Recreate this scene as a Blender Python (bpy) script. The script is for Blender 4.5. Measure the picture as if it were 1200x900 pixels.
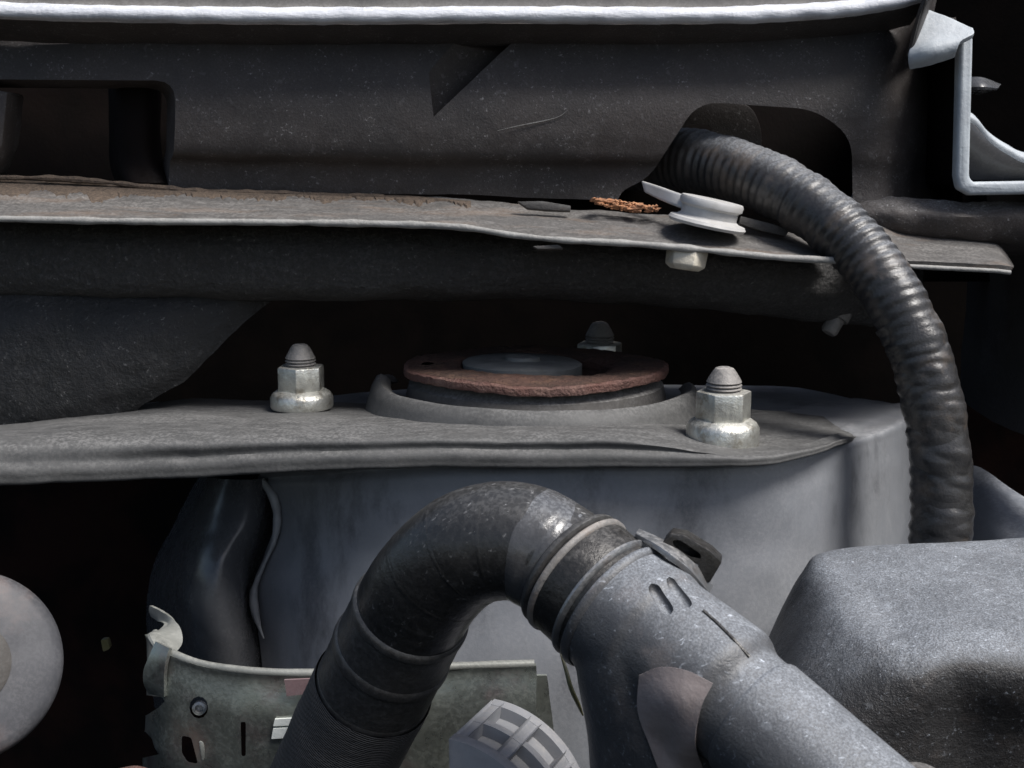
import bpy, bmesh, math, random
from mathutils import Vector, Matrix, noise
random.seed(7)
for o in list(bpy.data.objects): bpy.data.objects.remove(o)
scene = bpy.context.scene
COL = scene.collection
R = math.radians

# ------------------------------------------------------------------ camera
F = 1360.0                                  # focal length in pixels of the 1200 x 900 photograph
PITCH = R(10.3)
CAM = Vector((0.0, -0.394, 0.0716))
cd = bpy.data.cameras.new('camera'); cam = bpy.data.objects.new('camera', cd); COL.objects.link(cam)
cam.location = CAM; cam.rotation_euler = (R(90) - PITCH, 0, 0)
cd.sensor_width = 36; cd.lens = F / 1200 * 36; cd.clip_start = 0.01; cd.clip_end = 50
cd.dof.use_dof = True; cd.dof.focus_distance = 0.30; cd.dof.aperture_fstop = 64
scene.camera = cam
scene.render.resolution_x = 1024; scene.render.resolution_y = 768

# ------------------------------------------------------------------ sky, sun, exposure
SUN_EL, SUN_ROT = R(56), R(124)
w = bpy.data.worlds.new('World'); scene.world = w; w.use_nodes = True
nt = w.node_tree; bg = nt.nodes['Background']
sky = nt.nodes.new('ShaderNodeTexSky'); sky.sky_type = 'NISHITA'; sky.sun_disc = False
sky.sun_elevation = SUN_EL; sky.sun_rotation = SUN_ROT; sky.dust_density = 3.0; sky.ozone_density = 1.0
nt.links.new(sky.outputs[0], bg.inputs['Color']); bg.inputs['Strength'].default_value = 0.09
sl = bpy.data.lights.new('sun', 'SUN'); so = bpy.data.objects.new('sun', sl); COL.objects.link(so)
sl.energy = 3.6; sl.angle = R(24); sl.color = (1.0, 0.975, 0.945)
sd = Vector((math.cos(SUN_EL) * math.sin(SUN_ROT), math.cos(SUN_EL) * math.cos(SUN_ROT), math.sin(SUN_EL)))
so.rotation_euler = sd.to_track_quat('Z', 'Y').to_euler()
vs = scene.view_settings
vs.view_transform = 'Standard'; vs.look = 'None'; vs.exposure = 0.45; vs.gamma = 1.0; vs.use_curve_mapping = False

# ------------------------------------------------------------------ helpers
RIGHT = Vector((1, 0, 0)); FWD = Vector((0, math.cos(PITCH), -math.sin(PITCH))); UP = Vector((0, math.sin(PITCH), math.cos(PITCH)))
def ray(px, py): return RIGHT * ((px - 600) / F) + UP * ((450 - py) / F) + FWD
def P(px, py, Y):                            # point seen at a pixel, at depth Y (mm behind the strut centre)
    d = ray(px, py); return CAM + d * ((Y * 0.001 - CAM.y) / d.y)
def PZ(px, py, z):                           # point seen at a pixel, at height z (mm)
    d = ray(px, py); return CAM + d * ((z * 0.001 - CAM.z) / d.z)
def mmpx(p): return (p - CAM).dot(FWD) / F   # metres per pixel at a point

def cr(a, b, c, d, t):
    return (b * 2 + (c - a) * t + (a * 2 - b * 5 + c * 4 - d) * t * t + (b * 3 - a - c * 3 + d) * t ** 3) * 0.5
def spl(pts, n):
    m = len(pts)
    if m == 2: return [pts[0] * (1 - i / (n - 1)) + pts[1] * (i / (n - 1)) for i in range(n)]
    e = [pts[0] * 2 - pts[1]] + list(pts) + [pts[-1] * 2 - pts[-2]]
    out = []
    for i in range(n):
        s = i / (n - 1) * (m - 1); k = min(int(s), m - 2); out.append(cr(e[k], e[k + 1], e[k + 2], e[k + 3], s - k))
    return out
def resample(pts, n):                        # even spacing along a dense polyline
    L = [0]
    for a, b in zip(pts, pts[1:]): L.append(L[-1] + (b - a).length)
    out = []; k = 0
    for i in range(n):
        s = L[-1] * i / (n - 1)
        while k < len(pts) - 2 and L[k + 1] < s: k += 1
        out.append(pts[k].lerp(pts[k + 1], min(1, max(0, (s - L[k]) / max(1e-9, L[k + 1] - L[k])))))
    return out
def wob(p, amp, scale, seed=0):
    return p + noise.noise_vector(p * scale + Vector((seed * 7.3, seed * 3.1, seed))) * amp
def mesh_from(verts, faces, uvs=None):
    me = bpy.data.meshes.new('m'); me.from_pydata([tuple(v) for v in verts], [], faces)
    if uvs:
        l = me.uv_layers.new(name='UVMap')
        for lp in me.loops: l.data[lp.index].uv = uvs[lp.vertex_index]
    me.update(); return me
def grid_mesh(g, closed=False):
    nv, nu = len(g), len(g[0]); verts = [p for r in g for p in r]; f = []
    for i in range(nv - 1):
        for j in range(nu if closed else nu - 1):
            k = (j + 1) % nu
            f.append((i * nu + j, i * nu + k, (i + 1) * nu + k, (i + 1) * nu + j))
    uv = [(j / max(1, nu - 1), i / max(1, nv - 1)) for i in range(nv) for j in range(nu)]
    return mesh_from(verts, f, uv)
def loft(rows, nu, nv, amp=0, sc=60, seed=0):
    a = [spl(r, nu) for r in rows]
    cols = [spl([r[j] for r in a], nv) for j in range(nu)]
    g = [[cols[j][i] for j in range(nu)] for i in range(nv)]
    if amp: g = [[wob(wob(p, amp, sc, seed), amp * .4, sc * 4, seed + 3) for p in r] for r in g]
    return grid_mesh(g)
def pix(rows): return [[P(*q) for q in r] for r in rows]

def link(name, me, mat, parent=None, mods=(), angle=40, smooth=True):
    o = bpy.data.objects.new(name, me); COL.objects.link(o)
    if mat: me.materials.append(M[mat])
    for kind, kw in mods:
        m = o.modifiers.new(kind, kind)
        for k, v in kw.items(): setattr(m, k, v)
    if mods:
        dg = bpy.context.evaluated_depsgraph_get(); dg.update()
        nm = bpy.data.meshes.new_from_object(o.evaluated_get(dg)); o.modifiers.clear(); o.data = nm; me = nm
    bm = bmesh.new(); bm.from_mesh(me); bmesh.ops.recalc_face_normals(bm, faces=bm.faces); bm.to_mesh(me); bm.free()
    if smooth:
        me.shade_smooth(); me.set_sharp_from_angle(angle=R(angle))
    if parent:
        me.transform(Matrix.Translation(-parent.location)); o.parent = parent
    return o
def sheet(th, off=0.0): return ('SOLIDIFY', dict(thickness=th, offset=off))
def bev(wd, seg=2, ang=40): return ('BEVEL', dict(width=wd, segments=seg, limit_method='ANGLE', angle_limit=R(ang)))
def sub(n=1): return ('SUBSURF', dict(levels=n, render_levels=n))
def thing(name, loc, label, cat, group=None):
    o = bpy.data.objects.new(name, None); COL.objects.link(o); o.location = loc; o.empty_display_size = .02
    o['label'] = label; o['category'] = cat
    if group: o['group'] = group
    bpy.context.view_layer.update(); return o
def recentre(o):                             # single-mesh thing: origin at its base
    vs_ = [v.co for v in o.data.vertices]; c = Vector((sum(v.x for v in vs_), sum(v.y for v in vs_), 0)) / len(vs_)
    c.z = min(v.z for v in vs_); o.data.transform(Matrix.Translation(-c)); o.location = c
def tag(o, label, cat, group=None):
    o['label'] = label; o['category'] = cat
    if group: o['group'] = group
    recentre(o); return o
def struct(o): o['kind'] = 'structure'; recentre(o); return o
def cut(o, cutters):                         # boolean difference with closed meshes given in the same space as o
    for c in cutters:
        co = bpy.data.objects.new('cutter', c); COL.objects.link(co)
        if o.parent: co.location = o.parent.location; c.transform(Matrix.Translation(-o.parent.location))
        bpy.context.view_layer.update()
        m = o.modifiers.new('b', 'BOOLEAN'); m.operation = 'DIFFERENCE'; m.object = co; m.solver = 'EXACT'
        dg = bpy.context.evaluated_depsgraph_get(); dg.update()
        nm = bpy.data.meshes.new_from_object(o.evaluated_get(dg)); o.modifiers.clear(); o.data = nm
        bpy.data.objects.remove(co)
    o.data.shade_smooth(); o.data.set_sharp_from_angle(angle=R(35))
def prism(pts, back):                        # closed solid between a front outline and the outline moved by back (Vector or list of points)
    n = len(pts); bk = [p + back for p in pts] if isinstance(back, Vector) else list(back)
    f = [tuple(range(n)), tuple(range(2 * n - 1, n - 1, -1))] + [(i, n + i, n + (i + 1) % n, (i + 1) % n) for i in range(n)]
    me = mesh_from(list(pts) + bk, f)
    bm = bmesh.new(); bm.from_mesh(me); bmesh.ops.recalc_face_normals(bm, faces=bm.faces); bm.to_mesh(me); bm.free()
    return me
def rounded(pts, r, n=4):                    # round a pixel outline's corners
    out = []
    m = len(pts)
    for i in range(m):
        a, b, c = (Vector(pts[i - 1]), Vector(pts[i]), Vector(pts[(i + 1) % m]))
        ra = min(r, (a - b).length * .45, (c - b).length * .45)
        p, q = b + (a - b).normalized() * ra, b + (c - b).normalized() * ra
        for k in range(n + 1):
            t = k / n; out.append(tuple(p * (1 - t) ** 2 + b * 2 * t * (1 - t) + q * t * t))
    return out
def lathe(prof, seg=48, c=Vector((0, 0, 0)), axis=Vector((0, 0, 1)), a0=0, a1=2 * math.pi, zf=None):
    ax = axis.normalized(); e1 = ax.orthogonal().normalized(); e2 = ax.cross(e1)
    full = abs(a1 - a0 - 2 * math.pi) < 1e-6; n = seg if full else seg + 1
    g = []
    for r, z in prof:
        row = []
        for j in range(n):
            t = a0 + (a1 - a0) * j / seg
            row.append(c + (e1 * math.cos(t) + e2 * math.sin(t)) * r + ax * (zf(t, r, z) if zf else z))
        g.append(row)
    return grid_mesh(g, closed=full)
def frames(path):
    T = [(path[min(i + 1, len(path) - 1)] - path[max(i - 1, 0)]).normalized() for i in range(len(path))]
    nrm = T[0].orthogonal().normalized(); out = []
    ref = Vector((0, -1, 0.2)); nrm = (ref - T[0] * ref.dot(T[0])).normalized()
    for t in T:
        nrm = (nrm - t * nrm.dot(t)).normalized(); out.append((t, nrm, t.cross(nrm)))
    return out
def sweep(path, rad, nr=40, cap=True, t0=0.0, t1=1.0):   # rad(s in 0..1, angle, point, metres along) -> radius
    fr = frames(path); g = []; L = 0; uvs = []
    n = len(path)
    for i, p in enumerate(path):
        if i: L += (p - path[i - 1]).length
        s = i / (n - 1)
        if s < t0 - 1e-9 or s > t1 + 1e-9: continue
        t, a, b = fr[i]; row = []
        for j in range(nr):
            th = 2 * math.pi * j / nr; r = rad(s, th, p, L)
            row.append(p + (a * math.cos(th) + b * math.sin(th)) * r); uvs.append((j / nr, L))
        g.append(row)
    me = grid_mesh(g, closed=True)
    l = me.uv_layers[0]
    for poly in me.polygons:                 # uv: around 0..1, along in metres
        us = [uvs[me.loops[k].vertex_index] for k in poly.loop_indices]
        mx = max(u for u, _ in us)
        for k, (u, v) in zip(poly.loop_indices, us):
            l.data[k].uv = (u + 1 if (mx > .9 and u < .1) else u, v * 100)
    if cap:
        bm = bmesh.new(); bm.from_mesh(me)
        bmesh.ops.holes_fill(bm, edges=[e for e in bm.edges if e.is_boundary]); bm.to_mesh(me); bm.free()
    return me
def dense(ctrl, n): return resample(spl([P(*q) for q in ctrl], 400), n)
def join(meshes):
    bm = bmesh.new()
    for m in meshes: bm.from_mesh(m)
    me = bpy.data.meshes.new('j'); bm.to_mesh(me); bm.free(); return me

# ------------------------------------------------------------------ materials
M = {}
def srgb(r, g, b):
    f = lambda c: c / 12.92 if c <= .04045 else ((c + .055) / 1.055) ** 2.4
    return (f(r / 255), f(g / 255), f(b / 255), 1)
def dusty(name, base, base2=None, dust=(0.30, 0.29, 0.28), settle=0.3, spread=0.15, rough=0.45, metal=0.0, specks=0.0, speck_scale=420,
          bump=0.25, fine=900, blotch=35, bump_d=0.0004, stain=None, stain_amt=0.0, streak=None, coarse=0.0, spec=0.5, patchy=1.0):
    m = bpy.data.materials.new(name); m.use_nodes = True; M[name] = m
    t = m.node_tree; N = t.nodes; L = t.links; bs = N['Principled BSDF']
    tc = N.new('ShaderNodeTexCoord'); co = tc.outputs['Object']
    if streak:
        mp = N.new('ShaderNodeMapping'); mp.inputs['Scale'].default_value = streak; L.new(co, mp.inputs[0]); co2 = mp.outputs[0]
    else: co2 = co
    def nz(scale, det=4, rg=.6, c=co2, dist=0.0):
        n = N.new('ShaderNodeTexNoise'); n.inputs['Scale'].default_value = scale; n.inputs['Detail'].default_value = det
        n.inputs['Roughness'].default_value = rg; n.inputs['Distortion'].default_value = dist; L.new(c, n.inputs['Vector']); return n.outputs['Fac']
    def mth(op, a, b=None, clamp=False):
        n = N.new('ShaderNodeMath'); n.operation = op; n.use_clamp = clamp
        for i, v in enumerate((a, b)):
            if v is None: continue
            if isinstance(v, (int, float)): n.inputs[i].default_value = v
            else: L.new(v, n.inputs[i])
        return n.outputs[0]
    def rmp(v, a, b, c=0.0, d=1.0):
        n = N.new('ShaderNodeMapRange'); n.inputs[1].default_value = a; n.inputs[2].default_value = b
        n.inputs[3].default_value = c; n.inputs[4].default_value = d; n.interpolation_type = 'SMOOTHSTEP'; L.new(v, n.inputs[0]); return n.outputs[0]
    def mix(f, a, b):
        n = N.new('ShaderNodeMix'); n.data_type = 'RGBA'
        if isinstance(f, (int, float)): n.inputs[0].default_value = f
        else: L.new(f, n.inputs[0])
        for i, v in ((6, a), (7, b)):
            if isinstance(v, tuple): n.inputs[i].default_value = v if len(v) == 4 else v + (1,)
            else: L.new(v, n.inputs[i])
        return n.outputs[2]
    base2 = base2 or tuple(c * .6 for c in base)
    big = nz(blotch, 5, .6, dist=.4); mid = nz(blotch * 6, 5, .65); fin = nz(fine, 3, .7, c=co)
    c = mix(rmp(big, .35, .65), base, base2)
    if stain: c = mix(mth('MULTIPLY', rmp(nz(blotch * 1.7, 6, .65), .5, .68), stain_amt), c, stain)
    ge = N.new('ShaderNodeNewGeometry'); sx = N.new('ShaderNodeSeparateXYZ'); L.new(ge.outputs['Normal'], sx.inputs[0])
    up = rmp(sx.outputs['Z'], 0.42, 0.97)
    patch = rmp(mth('ADD', mth('MULTIPLY', big, .5), mth('MULTIPLY', mid, .5)), .38, .64)
    grain = rmp(fin, .42, .60)
    d = mth('ADD', mth('MULTIPLY', up, settle), spread)
    d = mth('MULTIPLY', d, mth('ADD', mth('MULTIPLY', patch, .75 * patchy), .35 + .4 * (1 - patchy)))
    d = mth('MULTIPLY', d, mth('ADD', mth('MULTIPLY', grain, .8), .6), clamp=True)
    c = mix(d, c, dust)
    if specks > 0:
        fm = N.new('ShaderNodeMapping'); fm.inputs['Rotation'].default_value = (.3, .7, .2); fm.inputs['Scale'].default_value = (1, 1.9, 1); L.new(co, fm.inputs[0])
        f1 = rmp(nz(speck_scale, 3, .65, c=fm.outputs[0], dist=.6), .60, .70); f2 = rmp(nz(speck_scale * .33, 2, .5, c=co), .66, .72)
        gate = rmp(mid, .40, .62)
        fl_ = mth('ADD', mth('MULTIPLY', mth('MULTIPLY', f1, gate), specks), mth('MULTIPLY', f2, specks * .16), clamp=True)
        fl_ = mth('MULTIPLY', fl_, mth('ADD', mth('MULTIPLY', up, .6), .4))
        c = mix(fl_, c, tuple(min(1, x * 1.55) for x in dust))
    bs.inputs['Specular IOR Level'].default_value = spec
    L.new(c, bs.inputs['Base Color']); bs.inputs['Metallic'].default_value = metal
    if metal: L.new(mth('SUBTRACT', metal, mth('MULTIPLY', d, metal)), bs.inputs['Metallic'])
    rr = mth('ADD', mth('MULTIPLY', mid, .16), rough - .08)
    L.new(mth('ADD', rr, mth('MULTIPLY', d, max(0, .92 - rough)), clamp=True), bs.inputs['Roughness'])
    bp = N.new('ShaderNodeBump'); bp.inputs['Strength'].default_value = bump; bp.inputs['Distance'].default_value = bump_d
    h = mth('ADD', mth('MULTIPLY', fin, .5), mth('MULTIPLY', mid, 1.0 + coarse)); L.new(h, bp.inputs['Height']); L.new(bp.outputs[0], bs.inputs['Normal'])
    return m

DG = (0.27, 0.265, 0.26); DB = (0.30, 0.31, 0.33); DW = (0.42, 0.42, 0.42)
dusty('cowl_black', (.026, .022, .021), (.036, .028, .025), (.30, .295, .295), settle=.25, spread=.075, rough=.6, specks=1.15, speck_scale=1000, bump=.9, fine=1500, blotch=22)
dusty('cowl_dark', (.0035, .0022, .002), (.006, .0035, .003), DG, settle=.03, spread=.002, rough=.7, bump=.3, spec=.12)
dusty('lip_lit', (.55, .57, .61), (.42, .44, .48), (.75, .76, .80), settle=.3, spread=.3, rough=.38, bump=.8, specks=.9, speck_scale=800, fine=900, blotch=110, stain=(.20, .21, .23), stain_amt=.6, streak=(.22, 1, 1))  # pale tone stands in for daylight caught by the painted sheet edge
dusty('seal_rubber', (.07, .068, .068), (.10, .095, .09), DG, settle=.2, spread=.2, rough=.7)
dusty('flange_dusty', (.060, .057, .055), (.034, .031, .029), (.25, .24, .23), settle=.26, spread=.12, rough=.65, stain=(.13, .085, .055), stain_amt=.7, bump=.9, blotch=55, specks=.3, streak=(.25, 1, 1))
dusty('flange_bare', (.13, .14, .155), (.085, .09, .10), (.30, .31, .33), settle=.35, spread=.18, rough=.55, bump=.6, blotch=60, specks=.4, speck_scale=700, stain=(.12, .09, .07), stain_amt=.25)
dusty('dirt_brown', (.085, .062, .046), (.035, .026, .021), (.24, .18, .13), settle=.1, spread=.12, rough=.9, bump=.9, blotch=150)
dusty('edge_worn_lit', (.25, .25, .24), (.15, .15, .145), (.36, .35, .33), settle=.3, spread=.25, rough=.5, bump=.6, blotch=120)  # worn metal, paler still for the light a rolled edge catches
dusty('beam_rough', (.032, .031, .030), (.020, .020, .020), DG, settle=.25, spread=.16, rough=.62, bump=1.0, bump_d=.0016, fine=900, blotch=70, specks=1.0, speck_scale=700, coarse=.6)
dusty('liner_black', (.006, .0065, .007), (.010, .010, .011), DG, settle=.1, spread=.03, rough=.6, bump=.8, bump_d=.001, specks=.7, speck_scale=800)
dusty('tower_paint', (.225, .235, .255), (.165, .175, .19), (.30, .30, .31), settle=.3, spread=.22, rough=.42, bump=.25, blotch=22, stain=(.085, .09, .10), stain_amt=1.0, specks=.3, speck_scale=700, streak=(1, 1, .45))
dusty('tower_dark', (.060, .064, .070), (.042, .044, .048), (.18, .17, .17), settle=.2, spread=.08, rough=.22, bump=.15, blotch=30)
dusty('plate_paint', (.060, .060, .059), (.034, .035, .035), (.20, .197, .193), settle=.36, spread=.15, rough=.6, bump=.35, blotch=45, stain=(.028, .028, .028), stain_amt=.8, streak=(.5, 1, 1))
dusty('fold_edge_pale', (.30, .31, .32), (.16, .165, .17), (.4, .4, .4), settle=.2, spread=.1, rough=.35, bump=.4)  # pale tone for the light on a worn folded edge
dusty('rust_ring', (.10, .042, .032), (.055, .022, .018), (.28, .175, .145), settle=.0, spread=.24, rough=.8, bump=1.0, bump_d=.001, blotch=60, stain=(.20, .12, .09), stain_amt=.7, coarse=.8)
dusty('rust_top', (.070, .030, .022), (.030, .014, .011), (.24, .15, .10), settle=.0, spread=.14, rough=.85, bump=1.0, bump_d=.0012, blotch=55, stain=(.16, .085, .05), stain_amt=.6, coarse=1.0)
dusty('rust_dark', (.050, .020, .015), (.028, .012, .010), (.15, .09, .07), settle=.05, spread=.1, rough=.85, bump=.9, blotch=60)
dusty('collar_rubber', (.06, .055, .050), (.035, .032, .030), DG, settle=.3, spread=.15, rough=.75, bump=.4)
dusty('cap_grey', (.15, .155, .148), (.07, .073, .07), DG, settle=.3, spread=.15, rough=.6, bump=.4)
dusty('nut_zinc', (.66, .66, .60), (.42, .42, .39), (.40, .385, .36), settle=.35, spread=.06, rough=.30, metal=.8, bump=.5, blotch=140, stain=(.20, .17, .12), stain_amt=.7)
dusty('stud_grey', (.24, .23, .22), (.16, .155, .15), (.33, .31, .29), settle=.3, spread=.3, rough=.6, metal=.5, bump=.4, blotch=150)
dusty('conduit_black', patchy=.35, base=(.014, .0135, .0135), base2=(.022, .020, .019), dust=(.36, .38, .41), settle=.5, spread=.04, rough=.29, bump=.5, fine=1500, blotch=45, stain=(.11, .085, .065), stain_amt=.5)  # dust tinted bluish to carry the sky highlight
dusty('hose_rubber', patchy=.35, base=(.010, .010, .010), base2=(.018, .0175, .017), dust=DW, settle=.10, spread=.03, rough=.30, bump=.35, blotch=50, specks=.35, speck_scale=600)
dusty('hose_sheen', (.05, .05, .052), (.035, .035, .036), (.45, .47, .50), settle=.22, spread=.03, rough=.17, bump=.25, blotch=90)  # glossier rubber, its colour also paled to paint a sky sheen
dusty('band_rubber', (.030, .029, .028), (.020, .020, .019), DG, settle=.15, spread=.12, rough=.38, bump=.3, blotch=80)
dusty('clamp_steel', (.30, .31, .32), (.20, .205, .21), (.34, .33, .32), settle=.3, spread=.15, rough=.36, metal=.85, bump=.5, blotch=90, stain=(.22, .15, .10), stain_amt=.4)
dusty('clamp_tan', (.17, .165, .16), (.11, .105, .10), (.36, .33, .30), settle=.35, spread=.2, rough=.42, bump=.5, blotch=90, stain=(.20, .14, .10), stain_amt=.5)
dusty('clamp_dark', (.022, .021, .020), (.014, .014, .013), (.25, .24, .23), settle=.2, spread=.05, rough=.3, metal=.3, bump=.5, blotch=120)
dusty('fitting_plastic', patchy=.35, base=(.042, .043, .046), base2=(.058, .058, .060), dust=(.38, .41, .45), settle=.48, spread=.025, rough=.40, bump=.5, fine=2300, blotch=60, specks=.8, speck_scale=700, stain=(.14, .12, .11), stain_amt=.4)  # real dust, its blue tint painting in the sky's sheen
dusty('web_tan', (.25, .21, .20), (.18, .15, .145), (.34, .31, .30), settle=.3, spread=.2, rough=.6, bump=.4, blotch=60, specks=.4, speck_scale=700)
dusty('pipe_plastic', patchy=.35, base=(.042, .043, .046), base2=(.058, .058, .060), dust=(.38, .41, .45), settle=.48, spread=.03, rough=.40, bump=.5, fine=2300, blotch=60, specks=.8, speck_scale=1000)  # same blue-tinted dust, sky sheen put into its colour
dusty('bracket_zinc', (.40, .43, .385), (.24, .26, .245), (.30, .31, .28), settle=.2, spread=.12, rough=.27, metal=.9, bump=.2, blotch=28, stain=(.30, .20, .21), stain_amt=.5)
dusty('bracket_edge', (.235, .24, .22), (.165, .17, .155), (.30, .30, .275), settle=.3, spread=.15, rough=.4, metal=.3, bump=.3, blotch=60)
dusty('cap_plastic', (.25, .258, .275), (.19, .195, .21), (.38, .36, .34), settle=.2, spread=.15, rough=.5, bump=.15, blotch=50)
dusty('box_plastic', patchy=.35, base=(.020, .019, .019), base2=(.030, .029, .029), dust=(.38, .41, .45), settle=.60, spread=.012, rough=.42, bump=.8, bump_d=.0006, fine=2600, blotch=75, specks=1.0, speck_scale=1100, stain=(.05, .042, .038), stain_amt=.5)  # dust, coloured bluer to stand in for sky reflected at grazing angles
dusty('disc_grey', (.06, .062, .070), (.036, .037, .042), (.17, .17, .18), settle=.15, spread=.2, rough=.5, bump=.1, blotch=25, stain=(.12, .09, .085), stain_amt=.8)
dusty('clip_white', (.50, .50, .50), (.38, .38, .375), (.40, .37, .33), settle=.1, spread=.2, rough=.42, bump=.15, blotch=80)
dusty('clip_cream', (.66, .62, .52), (.50, .45, .36), (.4, .36, .3), settle=.1, spread=.2, rough=.5, bump=.5, blotch=150)
dusty('rust_crumb', (.46, .21, .10), (.26, .11, .055), (.42, .28, .18), settle=.1, spread=.2, rough=.9, bump=.8, blotch=300)
dusty('flange_bright', (.40, .44, .47), (.30, .33, .36), (.48, .5, .52), settle=.3, spread=.2, rough=.45, bump=.5, blotch=80)
dusty('steel_blue', (.13, .145, .17), (.09, .10, .12), (.3, .31, .33), settle=.35, spread=.12, rough=.5, bump=.3, blotch=40)
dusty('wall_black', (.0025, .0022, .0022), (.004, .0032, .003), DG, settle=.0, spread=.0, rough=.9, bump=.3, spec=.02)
dusty('wall_brown', (.018, .008, .006), (.006, .004, .0035), DG, settle=.05, spread=.0, rough=.85, bump=.5, spec=.1)
dusty('wall_grey', (.035, .034, .035), (.022, .021, .022), DG, settle=.25, spread=.08, rough=.65, bump=.4)
dusty('tag_yellow', (.16, .15, .055), (.10, .095, .04), DG, rough=.5)
dusty('reflection_pink', (.19, .12, .125), (.13, .10, .10), DG, settle=.1, spread=.15, rough=.6)  # pink tint of a reflection in the bracket plating
dusty('reflection_white', (.72, .74, .70), (.62, .64, .6), DG, settle=.05, spread=.05, rough=.5)  # colour of the bright reflections painted on the bracket
# woven textile sleeve
def woven():
    m = dusty('sleeve_textile', (.028, .029, .032), (.020, .020, .022), (.22, .215, .21), settle=.12, spread=.14, rough=.8, bump=.2)
    t = m.node_tree; N = t.nodes; L = t.links; bs = N['Principled BSDF']; bp = [n for n in N if n.type == 'BUMP'][0]
    uv = N.new('ShaderNodeUVMap'); uv.uv_map = 'UVMap'
    hs = []
    for rot, sc in ((.10, (60, 9.5)), (-.62, (60, 5))):
        mp = N.new('ShaderNodeMapping'); mp.inputs['Scale'].default_value = (7.5, 1, 1); mp.inputs['Rotation'].default_value = (0, 0, rot); L.new(uv.outputs[0], mp.inputs[0])
        wv = N.new('ShaderNodeTexWave'); wv.bands_direction = 'Y'; wv.inputs['Scale'].default_value = sc[1] / 6.28 * 3.2; wv.inputs['Distortion'].default_value = 1.2
        wv.inputs['Detail'].default_value = 2; wv.inputs['Detail Scale'].default_value = 2; L.new(mp.outputs[0], wv.inputs['Vector']); hs.append(wv.outputs['Fac'])
    ad = N.new('ShaderNodeMath'); ad.operation = 'MULTIPLY_ADD'; L.new(hs[1], ad.inputs[0]); ad.inputs[1].default_value = .4; L.new(hs[0], ad.inputs[2])
    b2 = N.new('ShaderNodeBump'); b2.inputs['Strength'].default_value = .8; b2.inputs['Distance'].default_value = .0006
    L.new(ad.outputs[0], b2.inputs['Height']); L.new(bp.outputs[0], b2.inputs['Normal']); L.new(b2.outputs[0], bs.inputs['Normal'])
woven()

# ------------------------------------------------------------------ setting: bulkhead and inner wing
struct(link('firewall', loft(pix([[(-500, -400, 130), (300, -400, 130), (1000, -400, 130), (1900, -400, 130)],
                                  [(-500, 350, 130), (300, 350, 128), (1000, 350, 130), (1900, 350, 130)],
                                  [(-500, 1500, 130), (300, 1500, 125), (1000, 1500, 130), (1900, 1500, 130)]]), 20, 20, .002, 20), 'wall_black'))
struct(link('inner_wing', loft(pix([[(1125, 200, 95), (1180, 200, 40), (1290, 200, -20), (1500, 180, -60)],
                                    [(1135, 330, 90), (1180, 330, 45), (1290, 330, -20), (1500, 330, -60)],
                                    [(1128, 430, 85), (1180, 440, 45), (1290, 450, -15), (1500, 460, -60)],
                                    [(1128, 470, 85), (1180, 500, 45), (1290, 540, -15), (1500, 560, -60)]]), 20, 24, .001, 30), 'wall_grey', mods=[sheet(.002)]))
struct(link('wing_cavity', loft(pix([[(1100, 440, 100), (1200, 480, 80), (1420, 520, 40)], [(1100, 600, 100), (1200, 640, 80), (1420, 660, 40)]]), 12, 10, .001, 40), 'wall_brown'))
struct(link('wheel_arch', loft(pix([[(1080, 560, 75), (1140, 548, 50), (1200, 585, 20), (1400, 700, -20)],
                                    [(1080, 590, 50), (1140, 590, 25), (1200, 625, -10), (1400, 720, -50)],
                                    [(1080, 660, 30), (1140, 670, 10), (1200, 690, -30), (1400, 760, -70)],
                                    [(1080, 900, 20), (1140, 900, 5), (1200, 900, -30), (1400, 900, -70)]]), 24, 20, .0008, 30), 'steel_blue', mods=[sheet(.002)]))

# ------------------------------------------------------------------ cowl panel (thing with parts)
cowl = thing('cowl_panel', P(560, 215, 0), 'wide black dusty cowl panel across the top with pale rolled lip and hose opening', 'cowl panel')
rows = [[(-120, 20, 0), (200, 20, -2), (500, 20, -2), (800, 20, -2), (980, 20, -4), (1060, 20, 2), (1120, 20, 45)],
        [(-120, 70, -2), (200, 70, -6), (500, 70, -7), (800, 70, -7), (980, 70, -8), (1060, 70, 0), (1120, 70, 45)],
        [(-120, 130, -3), (200, 130, -8), (500, 130, -10), (800, 130, -11), (980, 130, -10), (1060, 130, -1), (1120, 130, 45)],
        [(-120, 172, -2), (200, 176, -7), (500, 178, -9), (800, 180, -9), (980, 180, -8), (1060, 180, 0), (1120, 180, 45)],
        [(-120, 190, 1), (200, 192, 0), (500, 198, -3), (800, 200, -5), (980, 205, -5), (1060, 215, 2), (1120, 220, 45)],
        [(-120, 222, 3), (200, 226, 2), (500, 228, -1), (800, 240, -4), (980, 262, -6), (1060, 285, -2), (1120, 290, 45)]]
def slab(me, vec):                           # closed solid: a lofted sheet plus the same sheet moved by vec
    bm = bmesh.new(); bm.from_mesh(me); r = bmesh.ops.extrude_face_region(bm, geom=bm.faces[:])
    bmesh.ops.translate(bm, verts=[g for g in r['geom'] if isinstance(g, bmesh.types.BMVert)], vec=vec)
    bmesh.ops.recalc_face_normals(bm, faces=bm.faces); bm.to_mesh(me); bm.free(); return me
face = link('front_face', slab(loft(pix(rows), 90, 50, .0005, 45, 2), Vector((0, .016, 0))), 'cowl_black', cowl)
def pcut(px, y0, y1): return prism([P(x, y, y0) for x, y in px], [P(x, y, y1) for x, y in px])
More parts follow.
